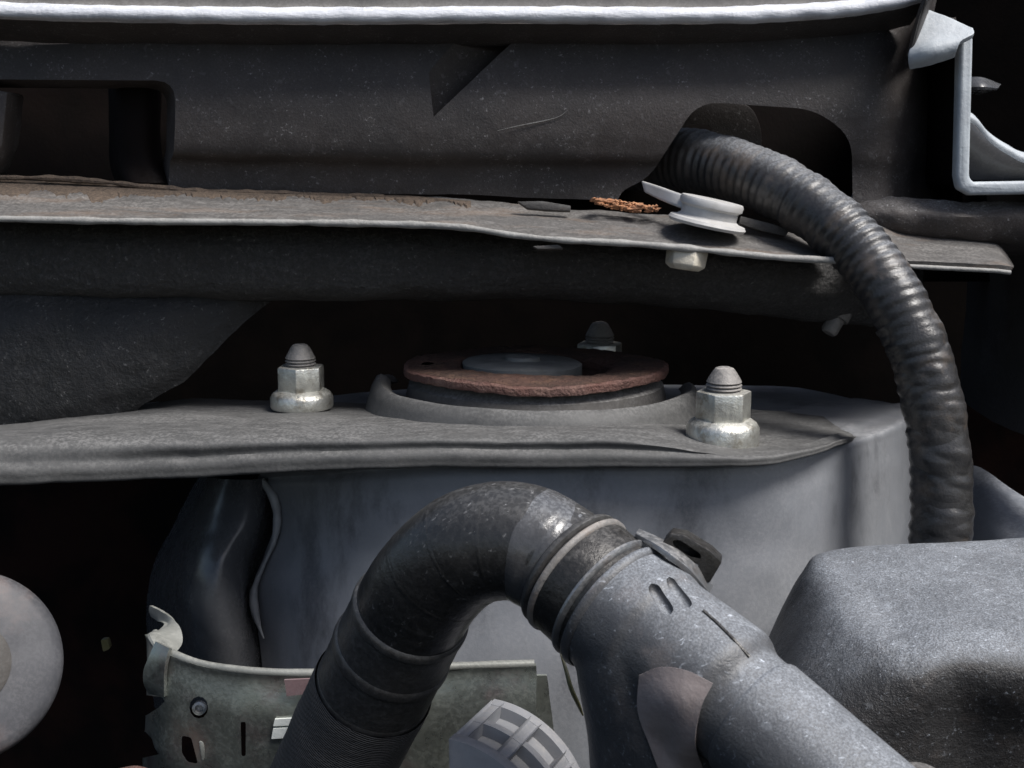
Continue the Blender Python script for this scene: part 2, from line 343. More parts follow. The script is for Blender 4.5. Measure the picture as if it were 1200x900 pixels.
cut(face, [prism([P(x, y, -14) for x, y in rounded([(-160, 84), (210, 90), (206, 260), (-160, 260)], 26)], [P(x, y, 26) for x, y in rounded([(-160, 108), (186, 114), (184, 260), (-160, 260)], 16)]),
           pcut(rounded([(818, 119), (955, 128), (998, 160), (1001, 330), (726, 330), (722, 226), (760, 209)], 26, 5), -60, 60),
           prism([P(530, 44, -40), P(606, 44, -40), P(508, 137, -40)], [P(498, 44, -10.5), P(606, 44, 6), P(508, 137, -5)])])
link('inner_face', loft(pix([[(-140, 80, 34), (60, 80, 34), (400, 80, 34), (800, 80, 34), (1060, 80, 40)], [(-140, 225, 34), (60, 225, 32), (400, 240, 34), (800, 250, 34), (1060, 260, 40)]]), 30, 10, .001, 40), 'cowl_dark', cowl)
# the small column inside the left opening, flaring at its foot
link('column', loft(pix([[(126, 96, 22), (136, 96, 10), (158, 96, 7), (180, 96, 10), (190, 96, 22)],
                         [(128, 150, 22), (138, 150, 9), (158, 150, 6), (178, 150, 9), (188, 150, 22)],
                         [(128, 190, 22), (138, 190, 8), (160, 190, 5), (182, 190, 8), (192, 190, 22)],
                         [(136, 216, 16), (148, 214, 2), (168, 214, -1), (192, 215, 1), (206, 218, 14)]]), 20, 24, .0003, 80), 'cowl_dark', cowl)
link('opening_jamb', prism([P(x, y, -3) for x, y in [(-60, 96), (9, 108), (3, 168), (-12, 205), (-60, 205)]], Vector((0, .014, 0))), 'cowl_black', cowl, [bev(.0012)])
tab = link('mounting_tab', prism([P(x, y, 20) for x, y in rounded([(780, 110), (880, 122), (893, 150), (893, 235), (780, 235)], 14)], Vector((0, .003, 0))), 'cowl_black', cowl, [bev(.0005)])
cut(tab, [pcut([(806 + 15 * math.cos(a * .5) + 14, 151 + 6 * math.sin(a * .5)) for a in range(12)], 0, 60)])
# rolled lip along the top
lipc = [(-140, 4), (0, 13), (150, 17), (300, 19), (450, 19), (600, 18), (750, 19), (860, 18), (950, 14), (1030, 6), (1092, -8)]
prof = [(-10, 30), (-28, 5), (-33, 3.9), (-36, 2.9), (-38, .6), (-37, -1.6), (-33, -2.6), (-26, -4), (-6, -9)]
lrows = []
for dy, pz in prof:
    lrows.append([P(x, y, -22) + Vector((0, (dy + 38) * .00058, pz * .0008)) for x, y in lipc])
link('lip_underside', loft(lrows[6:], 120, 12, .0003, 120, 4), 'cowl_black', cowl)
link('rolled_lip', loft(lrows[2:7], 160, 14, .00035, 160, 5), 'lip_lit', cowl)
link('weather_seal', loft([[P(x, -90 - (x * .01), -18) for x, y in lipc], [p + Vector((0, .004, .004)) for p in lrows[1]], [p + Vector((0, .003, -.001)) for p in lrows[2]]], 80, 12, .0003, 90, 6), 'seal_rubber', cowl)
# scratch across the face (raised score line)
sc = [P(x, y, -11.3 + 0.0) for x, y in [(583, 153), (610, 147), (640, 141), (656, 136), (665, 129)]]
link('scratch', sweep(resample(spl(sc, 60), 40), lambda s, a, p, l: .00011 * math.sin(math.pi * min(1, max(.05, s))) + .00003, 6), 'edge_worn_lit', cowl)

# ------------------------------------------------------------------ end bracket of the cowl (bright stepped edge on the right)
brk = thing('stepped_bracket', P(1130, 225, -15), 'pale stepped sheet bracket at the right end of the cowl panel', 'bracket')
def ribbon(name, ctr, th, Y, depth, mat, n=40, edge=None):
    pts = [P(x, y, Y) for x, y in ctr]; outl, inl = [], []
    for i, p in enumerate(pts):
        a, b = pts[max(0, i - 1)], pts[min(len(pts) - 1, i + 1)]
        if i in (0, len(pts) - 1): nrm = Vector((-(b - a).z, 0, (b - a).x)).normalized(); k = 1
        else:
            n1 = Vector((-(p - a).z, 0, (p - a).x)).normalized(); n2 = Vector((-(b - p).z, 0, (b - p).x)).normalized()
            nrm = (n1 + n2).normalized(); k = 1 / max(.5, nrm.dot(n1))
        outl.append(p + nrm * th * .5 * k); inl.append(p - nrm * th * .5 * k)
    return link(name, prism(outl + inl[::-1], Vector((0, depth, 0))), mat, brk, [bev(th * .28, 3, 30)])
ribbon('stepped_flange', [(1108, 34), (1128, 38), (1133, 48), (1131, 130), (1129, 205), (1131, 216), (1140, 221), (1200, 220), (1300, 219)], .0042, -20, .005, 'flange_bright')
ribbon('return', [(1112, 36), (1127, 40), (1131, 50), (1130, 130), (1128, 204), (1131, 214), (1140, 219), (1200, 219), (1300, 218)], .0026, -15.2, .05, 'cowl_dark')
link('folded_tab', loft(pix([[(1088, 16, -14), (1112, 26, -18), (1139, 38, -22)], [(1078, 40, -19), (1102, 44, -22), (1138, 46, -24)],
                             [(1066, 64, -22), (1090, 60, -25), (1120, 55, -25)], [(1066, 78, -20), (1088, 72, -22), (1116, 62, -22)]]), 24, 20, .0002, 150), 'flange_bright', brk, [sheet(.0018, -1), bev(.0005)])
link('tab_stem', loft(pix([[(1086, -10, -34), (1092, -12, -30), (1098, -12, 20)], [(1075, 22, -30), (1082, 18, -24), (1092, 18, 20)], [(1064, 66, -21), (1070, 62, -17), (1082, 62, 20)]]), 14, 14), 'cowl_black', brk, [sheet(.001)])
link('back_plate', loft(pix([[(1030, 80, 30), (1090, 60, 30), (1128, 50, 26)], [(1030, 290, 30), (1090, 290, 30), (1128, 290, 26)]]), 10, 10, .0005, 60), 'cowl_dark', brk)
gus = thing('gusset_plate', P(1170, 225, 5), 'blue-grey curved gusset behind the stepped bracket at the right edge', 'gusset')
link('web', prism([P(x, y, 8) for x, y in [(1128, 138), (1140, 142), (1155, 160), (1178, 176), (1210, 187), (1320, 195), (1320, 212), (1128, 212)]], Vector((0, .004, 0))), 'tower_dark', gus, [bev(.0008)])
gr = [P(x, y, 5) for x, y in [(1128, 134), (1140, 140), (1155, 158), (1178, 174), (1210, 186), (1320, 195)]]
link('rim', loft([[p + Vector((0, 0, .0012)) for p in gr], [p + Vector((0, -.003, -.0003)) for p in gr], [p + Vector((0, -.003, -.0022)) for p in gr]], 40, 8), 'flange_bright', gus, [sheet(.0008)])
tag(link('spring_clip', loft(pix([[(1128, 92, 20), (1150, 92, 16), (1172, 100, 20)], [(1128, 104, 16), (1150, 103, 12), (1168, 104, 16)], [(1128, 110, 20), (1150, 109, 18), (1160, 106, 20)]]), 14, 10), 'tower_dark', mods=[sheet(.001)]),
    'small dim metal clip in the dark right of the stepped bracket', 'clip')
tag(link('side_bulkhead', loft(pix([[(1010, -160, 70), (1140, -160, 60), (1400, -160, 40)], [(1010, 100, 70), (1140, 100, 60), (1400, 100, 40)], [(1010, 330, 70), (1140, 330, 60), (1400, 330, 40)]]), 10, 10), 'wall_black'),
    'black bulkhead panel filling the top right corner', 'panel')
link('lower_lump', loft(pix([[(1000, 225, 0), (1060, 232, -6), (1130, 236, -10), (1220, 236, -8), (1330, 236, -5)], [(1000, 250, -8), (1060, 252, -13), (1130, 256, -16), (1220, 256, -14), (1330, 256, -8)],
                             [(1000, 282, -2), (1060, 284, -6), (1130, 288, -8), (1220, 288, -6), (1330, 288, -2)], [(1000, 292, 25), (1060, 292, 25), (1130, 298, 25), (1220, 298, 25), (1330, 298, 25)]]), 50, 24, .0012, 90, 3), 'cowl_black', cowl)

# ------------------------------------------------------------------ seam flange (ledge) under the cowl panel
fl = thing('seam_flange', P(500, 262, -30), 'long dusty grey-brown sheet metal flange running under the cowl panel', 'flange')
fx = [(-140, 208, 258), (0, 212, 260), (150, 218, 263), (300, 224, 264), (450, 229, 266), (540, 235, 270), (600, 240, 279), (660, 247, 285), (740, 251, 289), (830, 259, 297), (910, 270, 305), (985, 298, 309)]
Yf = lambda x: -34 - 8 * max(0, min(1, (x - 450) / 200))
Yb = lambda x: 4 - 14 * max(0, min(1, (x - 450) / 200))
top = [[P(x, a, Yb(x)) for x, a, b in fx], [P(x, a + (b - a) * .3, Yb(x) * .65 + Yf(x) * .35) for x, a, b in fx],
       [P(x, a + (b - a) * .65, Yb(x) * .3 + Yf(x) * .7) for x, a, b in fx], [P(x, b - 3, Yf(x)) for x, a, b in fx]]
link('ledge', loft(top, 150, 24, .0005, 70, 8), 'flange_dusty', fl, [sheet(.0010, 0)])
ed = resample(spl([P(x, b - 3.5, Yf(x) - .2) for x, a, b in fx], 300), 220)
link('rolled_edge', sweep(ed, lambda s, a, p, l: .00105 * (1 + .4 * noise.noise(p * 160)), 10), 'edge_worn_lit', fl)
fr2 = [(1030, 266, 308), (1060, 277, 313), (1110, 281, 316), (1150, 286, 318), (1168, 291, 319), (1184, 314, 321)]
link('ledge_end', loft([[P(x, a, -8) for x, a, b in fr2], [P(x, (a + b) / 2, -22) for x, a, b in fr2], [P(x, b - 3, -34) for x, a, b in fr2]], 40, 14, .0003, 90, 9), 'flange_dusty', fl, [sheet(.0014, -1)])
link('rolled_edge', sweep(resample(spl([P(x, b - 1.5, -34.4) for x, a, b in fr2], 100), 60), lambda s, a, p, l: .0007 * (1 + .3 * noise.noise(p * 160)), 10), 'edge_worn_lit', fl)
# flaking paint on the ledge
for pts, yy in (([(606, 236), (636, 236), (668, 241), (668, 247), (640, 246), (618, 244)], -22), ([(868, 252), (905, 262), (925, 270), (920, 276), (890, 270), (866, 262)], -24), ([(625, 288), (655, 287), (660, 291), (630, 292)], -42)):
    link('paint_flake', prism([wob(P(x, y, yy), .0004, 200, x) for x, y in pts], Vector((0, .002, -.0006))), 'flange_dusty', fl, [bev(.0002)])
# dirt bead along the joint of ledge and panel
bd = resample(spl([P(x, y, -2) for x, y in [(-120, 205), (0, 208), (60, 209), (130, 214), (170, 219), (230, 224), (330, 227), (450, 231)]], 200), 130)
link('dirt_bead', sweep(bd, lambda s, a, p, l: .0009 * (1 + .7 * noise.noise(p * 220)), 8), 'dirt_brown', fl)
dx_ = [(-140, 212, 238), (0, 214, 236), (70, 217, 240), (150, 221, 242), (230, 225, 240), (310, 227, 244), (400, 230, 243), (480, 233, 246), (560, 240, 250)]
def onledge(x, y):
    for (x0, a0_, b0_), (x1, a1_, b1_) in zip(fx, fx[1:]):
        if x <= x1:
            t = (x - x0) / (x1 - x0); a_, b_ = a0_ + (a1_ - a0_) * t, b0_ + (b1_ - b0_) * t
            k = (y - a_) / (b_ - 3 - a_); return P(x, y, Yb(x) * (1 - k) + Yf(x) * k) + Vector((0, -.0006, .0011))
gd = []
for i in range(300):
    x = -138 + 690 * i / 299
    for (x0, a0_, b0_), (x1, a1_, b1_) in zip(dx_, dx_[1:]):
        if x <= x1:
            t = (x - x0) / (x1 - x0); ya, yb = a0_ + (a1_ - a0_) * t, b0_ + (b1_ - b0_) * t; break
    yb += -7 + 9 * noise.noise(Vector((x * .03, 0, 0))) + 4 * noise.noise(Vector((x * .17, 4, 0))) + 3 * noise.noise(Vector((x * .5, 9, 0)))
    yb = max(yb, ya + 2)
    gd.append([onledge(x, ya + (yb - ya) * j / 4) - Vector((0, 0, .0007 if j == 4 else 0)) for j in range(5)])
link('dirt_shade_strip', grid_mesh([[r[j] for r in gd] for j in range(5)]), 'dirt_brown', fl)  # brown dirt, laid wide to paint the ledge's shaded back half darker
# rust crumbs
crm = []
for i in range(150):
    x = random.uniform(692, 772); y = 233 + (x - 692) * .13 + random.uniform(-2, 9) * (.4 + .6 * math.sin((x - 692) / 80 * 3.1)); p = P(x, y, -20 + random.uniform(-3, 3)); r = random.uniform(.0003, .0008)
    bm = bmesh.new(); bmesh.ops.create_icosphere(bm, subdivisions=1, radius=r)
    ex = random.choice((1, 1, 1, 2.2, 3))
    for v in bm.verts: v.co = wob(v.co, r * .5, 900, i); v.co.x *= ex ; v.co.z *= random.uniform(.5, .9)
    bmesh.ops.translate(bm, verts=bm.verts, vec=p); me = bpy.data.meshes.new('c'); bm.to_mesh(me); bm.free(); crm.append(me)
oc = link('rust_crumbs', join(crm), 'rust_crumb'); oc['kind'] = 'stuff'; oc['label'] = 'orange rust crumbs lying on the flange beside the white clip'; oc['category'] = 'rust'; recentre(oc)

# ------------------------------------------------------------------ white push clip through the ledge
cl = thing('push_clip', P(826, 268, -32), 'white plastic push clip seated on the flange beside the corrugated conduit', 'clip')
ax = Vector((.20, -.06, .97)).normalized(); cb = P(828, 263, -30)
q = mmpx(cb)
link('flange_disc', lathe([(0, -.0005), (44 * q, -.0005), (46 * q, .0004), (44 * q, .0013), (37 * q, .0017), (33 * q, .0024)], 48, cb, ax), 'clip_white', cl)
link('head', lathe([(33 * q, .0016), (33 * q, .0048), (37 * q, .0056), (37.5 * q, .0070), (36 * q, .0078), (0, .0080)], 48, cb, ax), 'clip_white', cl)
link('arm', loft(pix([[(753, 212, -12), (775, 219, -18), (806, 230, -26), (840, 238, -28)], [(757, 226, -14), (778, 236, -20), (804, 246, -28), (836, 252, -31)]]), 14, 6), 'clip_white', cl, [sheet(.0022, 0), bev(.0006)])
sc_ = P(804, 303, -37); sq = mmpx(sc_)
link('shank_tip', lathe([(0, -13 * sq), (17 * sq, -13 * sq), (24 * sq, -8 * sq), (25 * sq, 14 * sq), (0, 14 * sq)], 6, sc_, Vector((.15, .1, 1))), 'clip_cream', cl, [bev(.0004)], angle=25)

# ------------------------------------------------------------------ cross beam below the flange
tag(link('cross_beam', loft(pix([[(-140, 250, -8), (150, 252, -9), (400, 256, -9), (650, 262, -10), (850, 282, -10), (970, 290, -2), (1040, 290, 18), (1080, 290, 45)],
                                 [(-140, 285, -14), (150, 287, -16), (400, 290, -17), (650, 296, -17), (850, 306, -16), (970, 312, -6), (1040, 312, 18), (1080, 320, 45)],
                                 [(-140, 325, -13), (150, 327, -15), (400, 328, -16), (650, 328, -16), (850, 334, -13), (970, 340, -4), (1040, 345, 20), (1080, 350, 45)],
                                 [(-140, 345, -6), (150, 346, -8), (400, 347, -9), (650, 346, -8), (850, 355, -5), (970, 362, 4), (1040, 368, 24), (1080, 370, 50)],
                                 [(-140, 352, 10), (150, 352, 8), (400, 352, 8), (650, 351, 8), (850, 366, 14), (970, 378, 22), (1040, 385, 34), (1080, 390, 60)],
                                 [(-140, 340, 60), (150, 340, 60), (400, 340, 60), (650, 340, 60), (850, 350, 60), (970, 360, 60), (1040, 370, 70), (1080, 380, 80)]]), 150, 60, .0011, 60, 11), 'beam_rough'),
    'rough black rounded cross beam directly below the long flange', 'beam')
bp_ = thing('hanging_bolt', P(976, 390, 20), 'small dull bolt tip poking out of the dark beside the conduit', 'bolt')
link('bolt_tip', lathe([(0, -.004), (.0024, -.004), (.003, -.003), (.003, .002), (.0042, .002), (.0042, .006)], 20, P(977, 379, 14), Vector((.5, .2, .8))), 'stud_grey', bp_)
link('bolt_bracket', loft(pix([[(975, 352, 24), (1010, 352, 18), (1032, 356, 26)], [(970, 368, 26), (1005, 366, 20), (1030, 364, 28)]]), 12, 8), 'wall_grey', bp_, [sheet(.001)])
tag(link('wire_clip', sweep(dense([(1040, 398, 12), (1042, 408, 10), (1047, 415, 10), (1052, 419, 14)], 24), lambda s, a, p, l: .0013 * math.sin(math.pi * (.1 + .8 * s)), 8), 'clip_white'),
    'tiny pale crescent clip in the shade left of the conduit', 'clip')

# ------------------------------------------------------------------ black liner sheet on the left
tag(link('splash_liner', loft(pix([[(-140, 338, -4), (0, 338, -5), (120, 338, -5), (230, 340, -3), (285, 343, 0), (318, 352, 6)],
                                   [(-140, 370, -9), (0, 370, -11), (100, 370, -11), (200, 370, -9), (255, 374, -5), (286, 377, 0)],
                                   [(-140, 410, -11), (0, 410, -13), (85, 410, -13), (165, 410, -12), (222, 412, -9), (248, 414, -6)],
                                   [(-140, 450, -12), (0, 450, -14), (75, 450, -14), (135, 448, -13), (185, 446, -11), (214, 446, -8)],
                                   [(-140, 485, -12), (0, 480, -14), (60, 478, -14), (105, 474, -13), (145, 471, -11), (172, 470, -9)],
                                   [(-140, 518, -10), (0, 512, -12), (50, 508, -12), (90, 502, -11), (130, 495, -10), (150, 488, -8)]]), 60, 60, .0009, 45, 14), 'liner_black', mods=[sheet(.0014, 0)]),
    'crumpled black liner sheet hanging at left below the beam', 'liner')

# ------------------------------------------------------------------ strut tower
tw = thing('strut_tower', P(640, 800, -40), 'blue-grey painted strut tower with a dusty rolled top flange', 'strut tower')
ZP = -10.0
Fr = [(-140, 520, 551, 575, -80), (0, 512, 545, 568, -76), (120, 508, 541, 564, -73), (220, 506, 537, 560, -72), (330, 505, 532, 554, -72), (450, 504, 528, 549, -73), (600, 505, 527, 548, -75), (740, 506, 528, 548, -78), (850, 528, 534, 547, -80), (915, 527, 531, 542, -76), (962, 520, 523, 530, -66), (985, 513, 515, 520, -54), (1006, 507, 510, 514, -30)]
a = [PZ(x, [498, 498, 482, 468, 470, 472, 472, 472, 478, 482, 488, 492, 494][i], ZP - [0, 0, 0, 0, 0, 0, 0, 0, 0, .5, 1.5, 3, 6][i]) for i, (x, *_) in enumerate(Fr)]
r0 = [P(x, y0, Y + 10) for x, y0, y1, y2, Y in Fr]
r1 = [P(x, y1, Y) for x, y0, y1, y2, Y in Fr]
r2 = [P(x, (y1 * .3 + y2 * .7), Y - 1.5) for x, y0, y1, y2, Y in Fr]
r3 = [P(x, y2, Y) for x, y0, y1, y2, Y in Fr]
r4 = [p + Vector((0, .010, .0005)) for p in r3]
link('top_flange', loft([a, r0, r1, r2, r3, r4], 150, 50, .0005, 50, 21), 'plate_paint', tw)
# plate behind and around the mount, one sheet with the dome on the right
pl = [[PZ(x, y, ZP - 3.5) for x, y in [(-140, 505), (0, 503), (160, 473), (300, 470), (500, 455), (700, 452), (900, 452), (990, 466), (1030, 478)]],
      [PZ(x, y, ZP - 4) for x, y in [(-140, 510), (0, 507), (160, 485), (300, 480), (500, 475), (700, 472), (900, 480), (1000, 488), (1036, 494)]],
      [PZ(x, y, ZP - 4.5) for x, y in [(-140, 520), (0, 515), (160, 500), (300, 500), (500, 500), (700, 500), (900, 510), (990, 512), (1036, 510)]],
      [P(x, y, Y) for x, y, Y in [(-140, 530, -60), (0, 527, -60), (160, 522, -60), (300, 522, -60), (500, 522, -62), (700, 522, -64), (900, 540, -56), (985, 540, -30), (1036, 535, -5)]]]
pl2 = [[PZ(x, y, ZP - 3) for x, y in [(380, 440), (600, 438), (760, 440), (900, 449), (990, 462), (1055, 480)]]] 
link('top_plate', loft(pl, 90, 30, .0006, 40, 22), 'tower_paint', tw)
# front wall, turning to the side on the right
bx = [(318, -24), (395, -50), (500, -64), (660, -70), (800, -71), (895, -68), (945, -60), (985, -48), (1024, -31), (1056, -12), (1074, 16)]
ty = [558, 552, 548, 547, 546, 542, 532, 521, 508, 497, 492]
seamx = [(540, 300), (563, 303), (582, 317), (606, 322), (634, 318), (664, 305), (690, 296), (712, 296), (735, 301), (760, 307), (830, 311), (1000, 311)]
def sx_(y):
    for (y0, x0), (y1, x1) in zip(seamx, seamx[1:]):
        if y <= y1: return x0 + (x1 - x0) * max(0, (y - y0) / (y1 - y0))
    return 311
rowsb = [[PZ(x, y, ZP - 2.5) for x, y in [(330, 520), (410, 515), (520, 510), (660, 505), (800, 500), (890, 488), (935, 478), (965, 470), (1005, 466), (1045, 472), (1062, 480)]],
         [PZ(x - (0 if x < 1060 else 6), t - 24, ZP - 1) for (x, Y), t in zip(bx, ty)], [PZ(x - (0 if x < 1060 else 3), t - 11, ZP - 1.5) for (x, Y), t in zip(bx, ty)]]
for dy, dY in [(0, 2), (12, 0), (28, -.5), (45, -1), (70, -1), (100, -1), (130, -2), (180, -4), (260, -8), (400, -12)]:
    row = []
    for i, ((x, Y), t) in enumerate(zip(bx, ty)):
        yy = t + dy * (960 - t) / 410
        row.append(P(sx_(yy) if i == 0 else x, yy, Y + dY))
    rowsb.append(row)
link('front_wall', loft(rowsb, 120, 60, .0007, 30, 23), 'tower_paint', tw)
# left cheek: bulging darker sheet that tucks under the flange
link('side_cheek', loft(pix([[(236, 555, 40), (246, 560, -5), (262, 562, -26), (285, 562, -32), (300, 562, -30), (322, 560, -18), (336, 558, -12)],
                             [(205, 610, 40), (218, 615, -6), (240, 615, -30), (272, 615, -40), (298, 612, -36), (318, 612, -20), (336, 610, -13)],
                             [(180, 660, 40), (195, 665, -8), (222, 662, -36), (256, 660, -48), (284, 658, -38), (303, 660, -21), (332, 660, -14)],
                             [(172, 710, 40), (188, 712, -10), (218, 712, -42), (250, 710, -52), (280, 708, -44), (296, 706, -24), (328, 700, -15)],
                             [(174, 760, 40), (192, 760, -6), (220, 762, -40), (255, 764, -52), (285, 760, -48), (304, 760, -28), (330, 760, -18)],
                             [(180, 830, 40), (196, 830, -6), (224, 830, -38), (258, 830, -50), (288, 830, -48), (308, 830, -30), (332, 830, -18)]]), 60, 60, .0006, 40, 24), 'tower_dark', tw)
sm = dense([(306, 563, -26), (320, 582, -28), (325, 606, -29), (321, 634, -30), (308, 664, -30), (298, 690, -31), (298, 712, -32), (303, 732, -33), (309, 748, -34)], 90)
link('lit_fold_edge', sweep(sm, lambda s, a, p, l: (.0011 + .0005 * math.sin(s * 9)) * (1 + .25 * noise.noise(p * 300)) * (1 if s < .8 else 1 - (s - .8) * 4), 12), 'fold_edge_pale', tw)  # bead painting the lit, worn edge of the folded sheet
link('rear_wall', loft(pix([[(-200, 560, 60), (100, 560, 60), (330, 540, 50)], [(-200, 980, 55), (100, 980, 55), (330, 980, 40)]]), 12, 12, .002, 25), 'wall_brown', tw)
link('side_return', loft(pix([[(1074, 495, 16), (1100, 505, 70)], [(1074, 900, 6), (1100, 900, 70)]]), 4, 10), 'tower_paint', tw)

# ------------------------------------------------------------------ strut mount with rusty ring
RC = P(628, 425, 0); q0 = mmpx(RC); RR = 154 * q0
sm_ = thing('strut_mount', Vector((RC.x, 0, ZP * .001)), 'strut mount with brown rusted ring and dull grey centre, on the tower', 'strut mount')
z1 = RC.z
tl = Vector((.006, .015, 1))                   # slight tilt
def irr(amp, fa=0.0): return lambda t, r, z: z + amp * noise.noise(Vector((math.cos(t) * 1.5, math.sin(t) * 1.5, r * 30))) + fa * noise.noise(Vector((math.cos(t) * 14, math.sin(t) * 14, r * 500)))
link('rust_plate', lathe([(RR * .56, -.005), (RR * .57, -.0014), (RR * .60, -.0006), (RR * .64, -.0003), (RR * .7, -.0002), (RR * .8, .0), (RR * .9, .0), (RR * .972, -.0001)], 180, RC, tl, zf=irr(.0016, .0005)), 'rust_top', sm_)
link('rust_rim', lathe([(RR * .965, -.0001), (RR * .98, -.0003), (RR * 1.0, -.0007), (RR * 1.004, -.0022), (RR * .998, -.0030), (RR * .955, -.0034), (RR * .90, -.0036)], 180, RC, tl, zf=irr(.0016, .0005)), 'rust_ring', sm_)
cut(sm_.children[0], [lathe([(.00001, -.02), (.0022, -.02), (.0022, .02), (.00001, .02)], 14, P(501, 423, -2), Vector((0, -.1, 1)))])
link('dish', lathe([(RR * .60, -.0030), (RR * .58, -.0045), (RR * .46, -.0045), (0, -.0045)], 64, RC, tl, zf=irr(.0006)), 'rust_dark', sm_)
c2 = P(612, 428, 3); q2 = mmpx(c2)
link('centre_cap', lathe([(70 * q2, -.006), (70 * q2, .0008), (66 * q2, .0016), (40 * q2, .0019), (22 * q2, .0019), (20 * q2, .0030), (0, .0032)], 64, c2, tl, zf=irr(.0005)), 'cap_grey', sm_)
link('rubber_collar', lathe([(RR * .90, -.004), (RR * .93, -.0058), (RR * .965, -.0066), (RR * .985, -.010), (RR * 1.0, -.016), (RR * 1.03, -.024)], 96, RC, tl, zf=irr(.0005)), 'collar_rubber', sm_)
# upturned sheet rim round the mount, torn up to a point at the left
def rimz(t, r, z):
    d = abs((t - math.radians(PEAK) + math.pi) % (2 * math.pi) - math.pi)
    up_ = .0028 * math.exp(-d / .20) + .0006 * noise.noise(Vector((t * 2.5, r * 30, 0)))
    return z + (up_ if z > -.0115 else 0)
e1 = tl.normalized().orthogonal().normalized(); e2 = tl.normalized().cross(e1)
dv = Vector((-1, -.02, 0)); PEAK = math.degrees(math.atan2(dv.dot(e2), dv.dot(e1)))
link('upturned_rim', lathe([(RR * 1.10, -.0090), (RR * 1.14, -.0072), (RR * 1.18, -.0066), (RR * 1.21, -.0072), (RR * 1.25, -.0105), (RR * 1.30, -.016), (RR * 1.36, -.022)], 140, RC, tl, a0=R(PEAK) - .25, a1=R(PEAK) + R(182), zf=rimz), 'plate_paint', sm_, [sheet(.0010, 1)])

# ------------------------------------------------------------------ three flange nuts on their studs
def nut(px, py, Y, s, rot, label, fh, tip=1.0):
    b = P(px, py, Y); k = s * mmpx(b)
    t = thing('flange_nut', b, label, 'nut', 'nuts holding the strut mount')
    z = Vector((0, 0, 1)); c = b
    link('flange', lathe([(0, 0), (37 * k, 0), (38 * k, 2 * k), (38 * k, (fh - 7) * k), (35 * k, (fh - 2) * k), (29 * k, (fh + 2) * k), (20 * k, (fh + 3) * k), (0, (fh + 3) * k)], 40, c, z, zf=None), 'nut_zinc', t)
    hx = [c + Vector((math.cos(rot + i * math.pi / 3) * 29.5 * k, math.sin(rot + i * math.pi / 3) * 29.5 * k, (fh + 1) * k)) for i in range(6)]
    h = link('hex_body', prism(hx, Vector((0, 0, 30 * k))), 'nut_zinc', t, [bev(2.2 * k, 2)], angle=25)
    pr = [(0, fh * k), (18 * k, fh * k)]
    zz = fh + 30
    for i in range(3):
        pr += [(18.6 * k, (zz + i * 3.6) * k), (18.2 * k, (zz + i * 3.6 + .8) * k), (15.6 * k, (zz + i * 3.6 + 2) * k)]
    zz += 10.8
    pr += [(18.2 * k, zz * k), (16.2 * k, (zz + 4) * k), (12 * k, (zz + 12 * tip) * k), (9.5 * k, (zz + 15.5 * tip) * k), (6 * k, (zz + 17 * tip) * k), (0, (zz + 17.3 * tip) * k)]
    link('stud', lathe(pr, 28, c, z), 'stud_grey', t, angle=30)
    return t
nut(354, 477, -10, .96, R(-92), 'flange nut on the tower left of the rusty ring', 20)
nut(846, 524, -56, 1.12, R(2), 'largest nut, on the tower right of the rusty ring by the conduit', 29, .9)
nut(702, 452, 62, .92, R(10), 'dim nut behind the rusty ring with mostly its stud showing', 24)

# ------------------------------------------------------------------ corrugated conduit
ct = thing('corrugated_conduit', P(1104, 660, -60), 'black corrugated conduit arching from the cowl opening down behind the dusty box', 'conduit')
cp = dense([(700, 185, 30), (775, 186, 16), (830, 192, 2), (890, 210, -14), (950, 243, -28), (1005, 290, -40), (1048, 350, -50), (1078, 415, -56), (1096, 485, -60), (1104, 560, -62), (1103, 640, -64), (1096, 720, -64)], 760)
def crad(s, a, p, l):
    px = 38 - 3 * min(1, s * 2.2) - 2.5 * max(0, s - .5)
    base = px * mmpx(p)
    low = max(0, min(1, (s - .5) / .2))
    ph = l / .0031 * 2 * math.pi + (.25 + low) * (1.9 * math.sin(a + .4) + 2.2 * noise.noise(p * 50))
    rib = math.sin(ph)
    amp = .00013 * (1 + .9 * noise.noise(p * 90)) * (1 - low * .75)
    return base + amp * rib + .0006 * noise.noise(p * 130) + low * .0011 * (abs(noise.noise(Vector((math.cos(a - .6) * .9 + l * 60, math.sin(a - .6) * .9, l * 230)))) - .2)
link('corrugated_tube', sweep(cp, crad, 56), 'conduit_black', ct)
def flap(s, a, p, l):
    px = 34.5 + 2.5 * max(0, s - .6); low = 1
    d = abs((a - 1.15 + math.pi) % (2 * math.pi) - math.pi)
    k = math.exp(-(d / .7) ** 4)
    return px * mmpx(p) * (0.93 + .09 * k) + k * .00022 * math.sin(l / .0042 * 6.28 + 2 * noise.noise(p * 90)) + .0006 * noise.noise(p * 150)
link('split_flap', sweep(cp, flap, 56, False, .60, .97), 'conduit_black', ct)

# ------------------------------------------------------------------ galvanised bracket
gb = thing('zinc_bracket', P(400, 960, -115), 'greenish zinc-plated bracket with a rolled top edge behind the hose', 'bracket')
gl = [(177, 716, -82), (192, 722, -90), (206, 732, -98), (208, 746, -104), (192, 752, -110), (190, 762, -114), (220, 773, -118), (265, 783, -120), (320, 788, -121), (380, 788, -121), (450, 784, -120), (530, 780, -119), (626, 777, -118)]
ns = len(gl)
sl_ = [0, 6, 8, 4, -14, -18, -14, -6, 0, 0, 0, 0, 0]
def gline(dy, dY):
    out = []
    for i, (x, y, Y) in enumerate(gl):
        k = 1 if i > 5 else 0.35 + .65 * i / 6
        out.append(P(x + (0 if i > 5 else 0), y + dy * k, Y + dY))
    return out
face_ctrl = [(176, -100), (182, -108), (200, -114), (240, -118), (300, -121), (380, -121), (450, -120), (530, -119), (628, -118)]
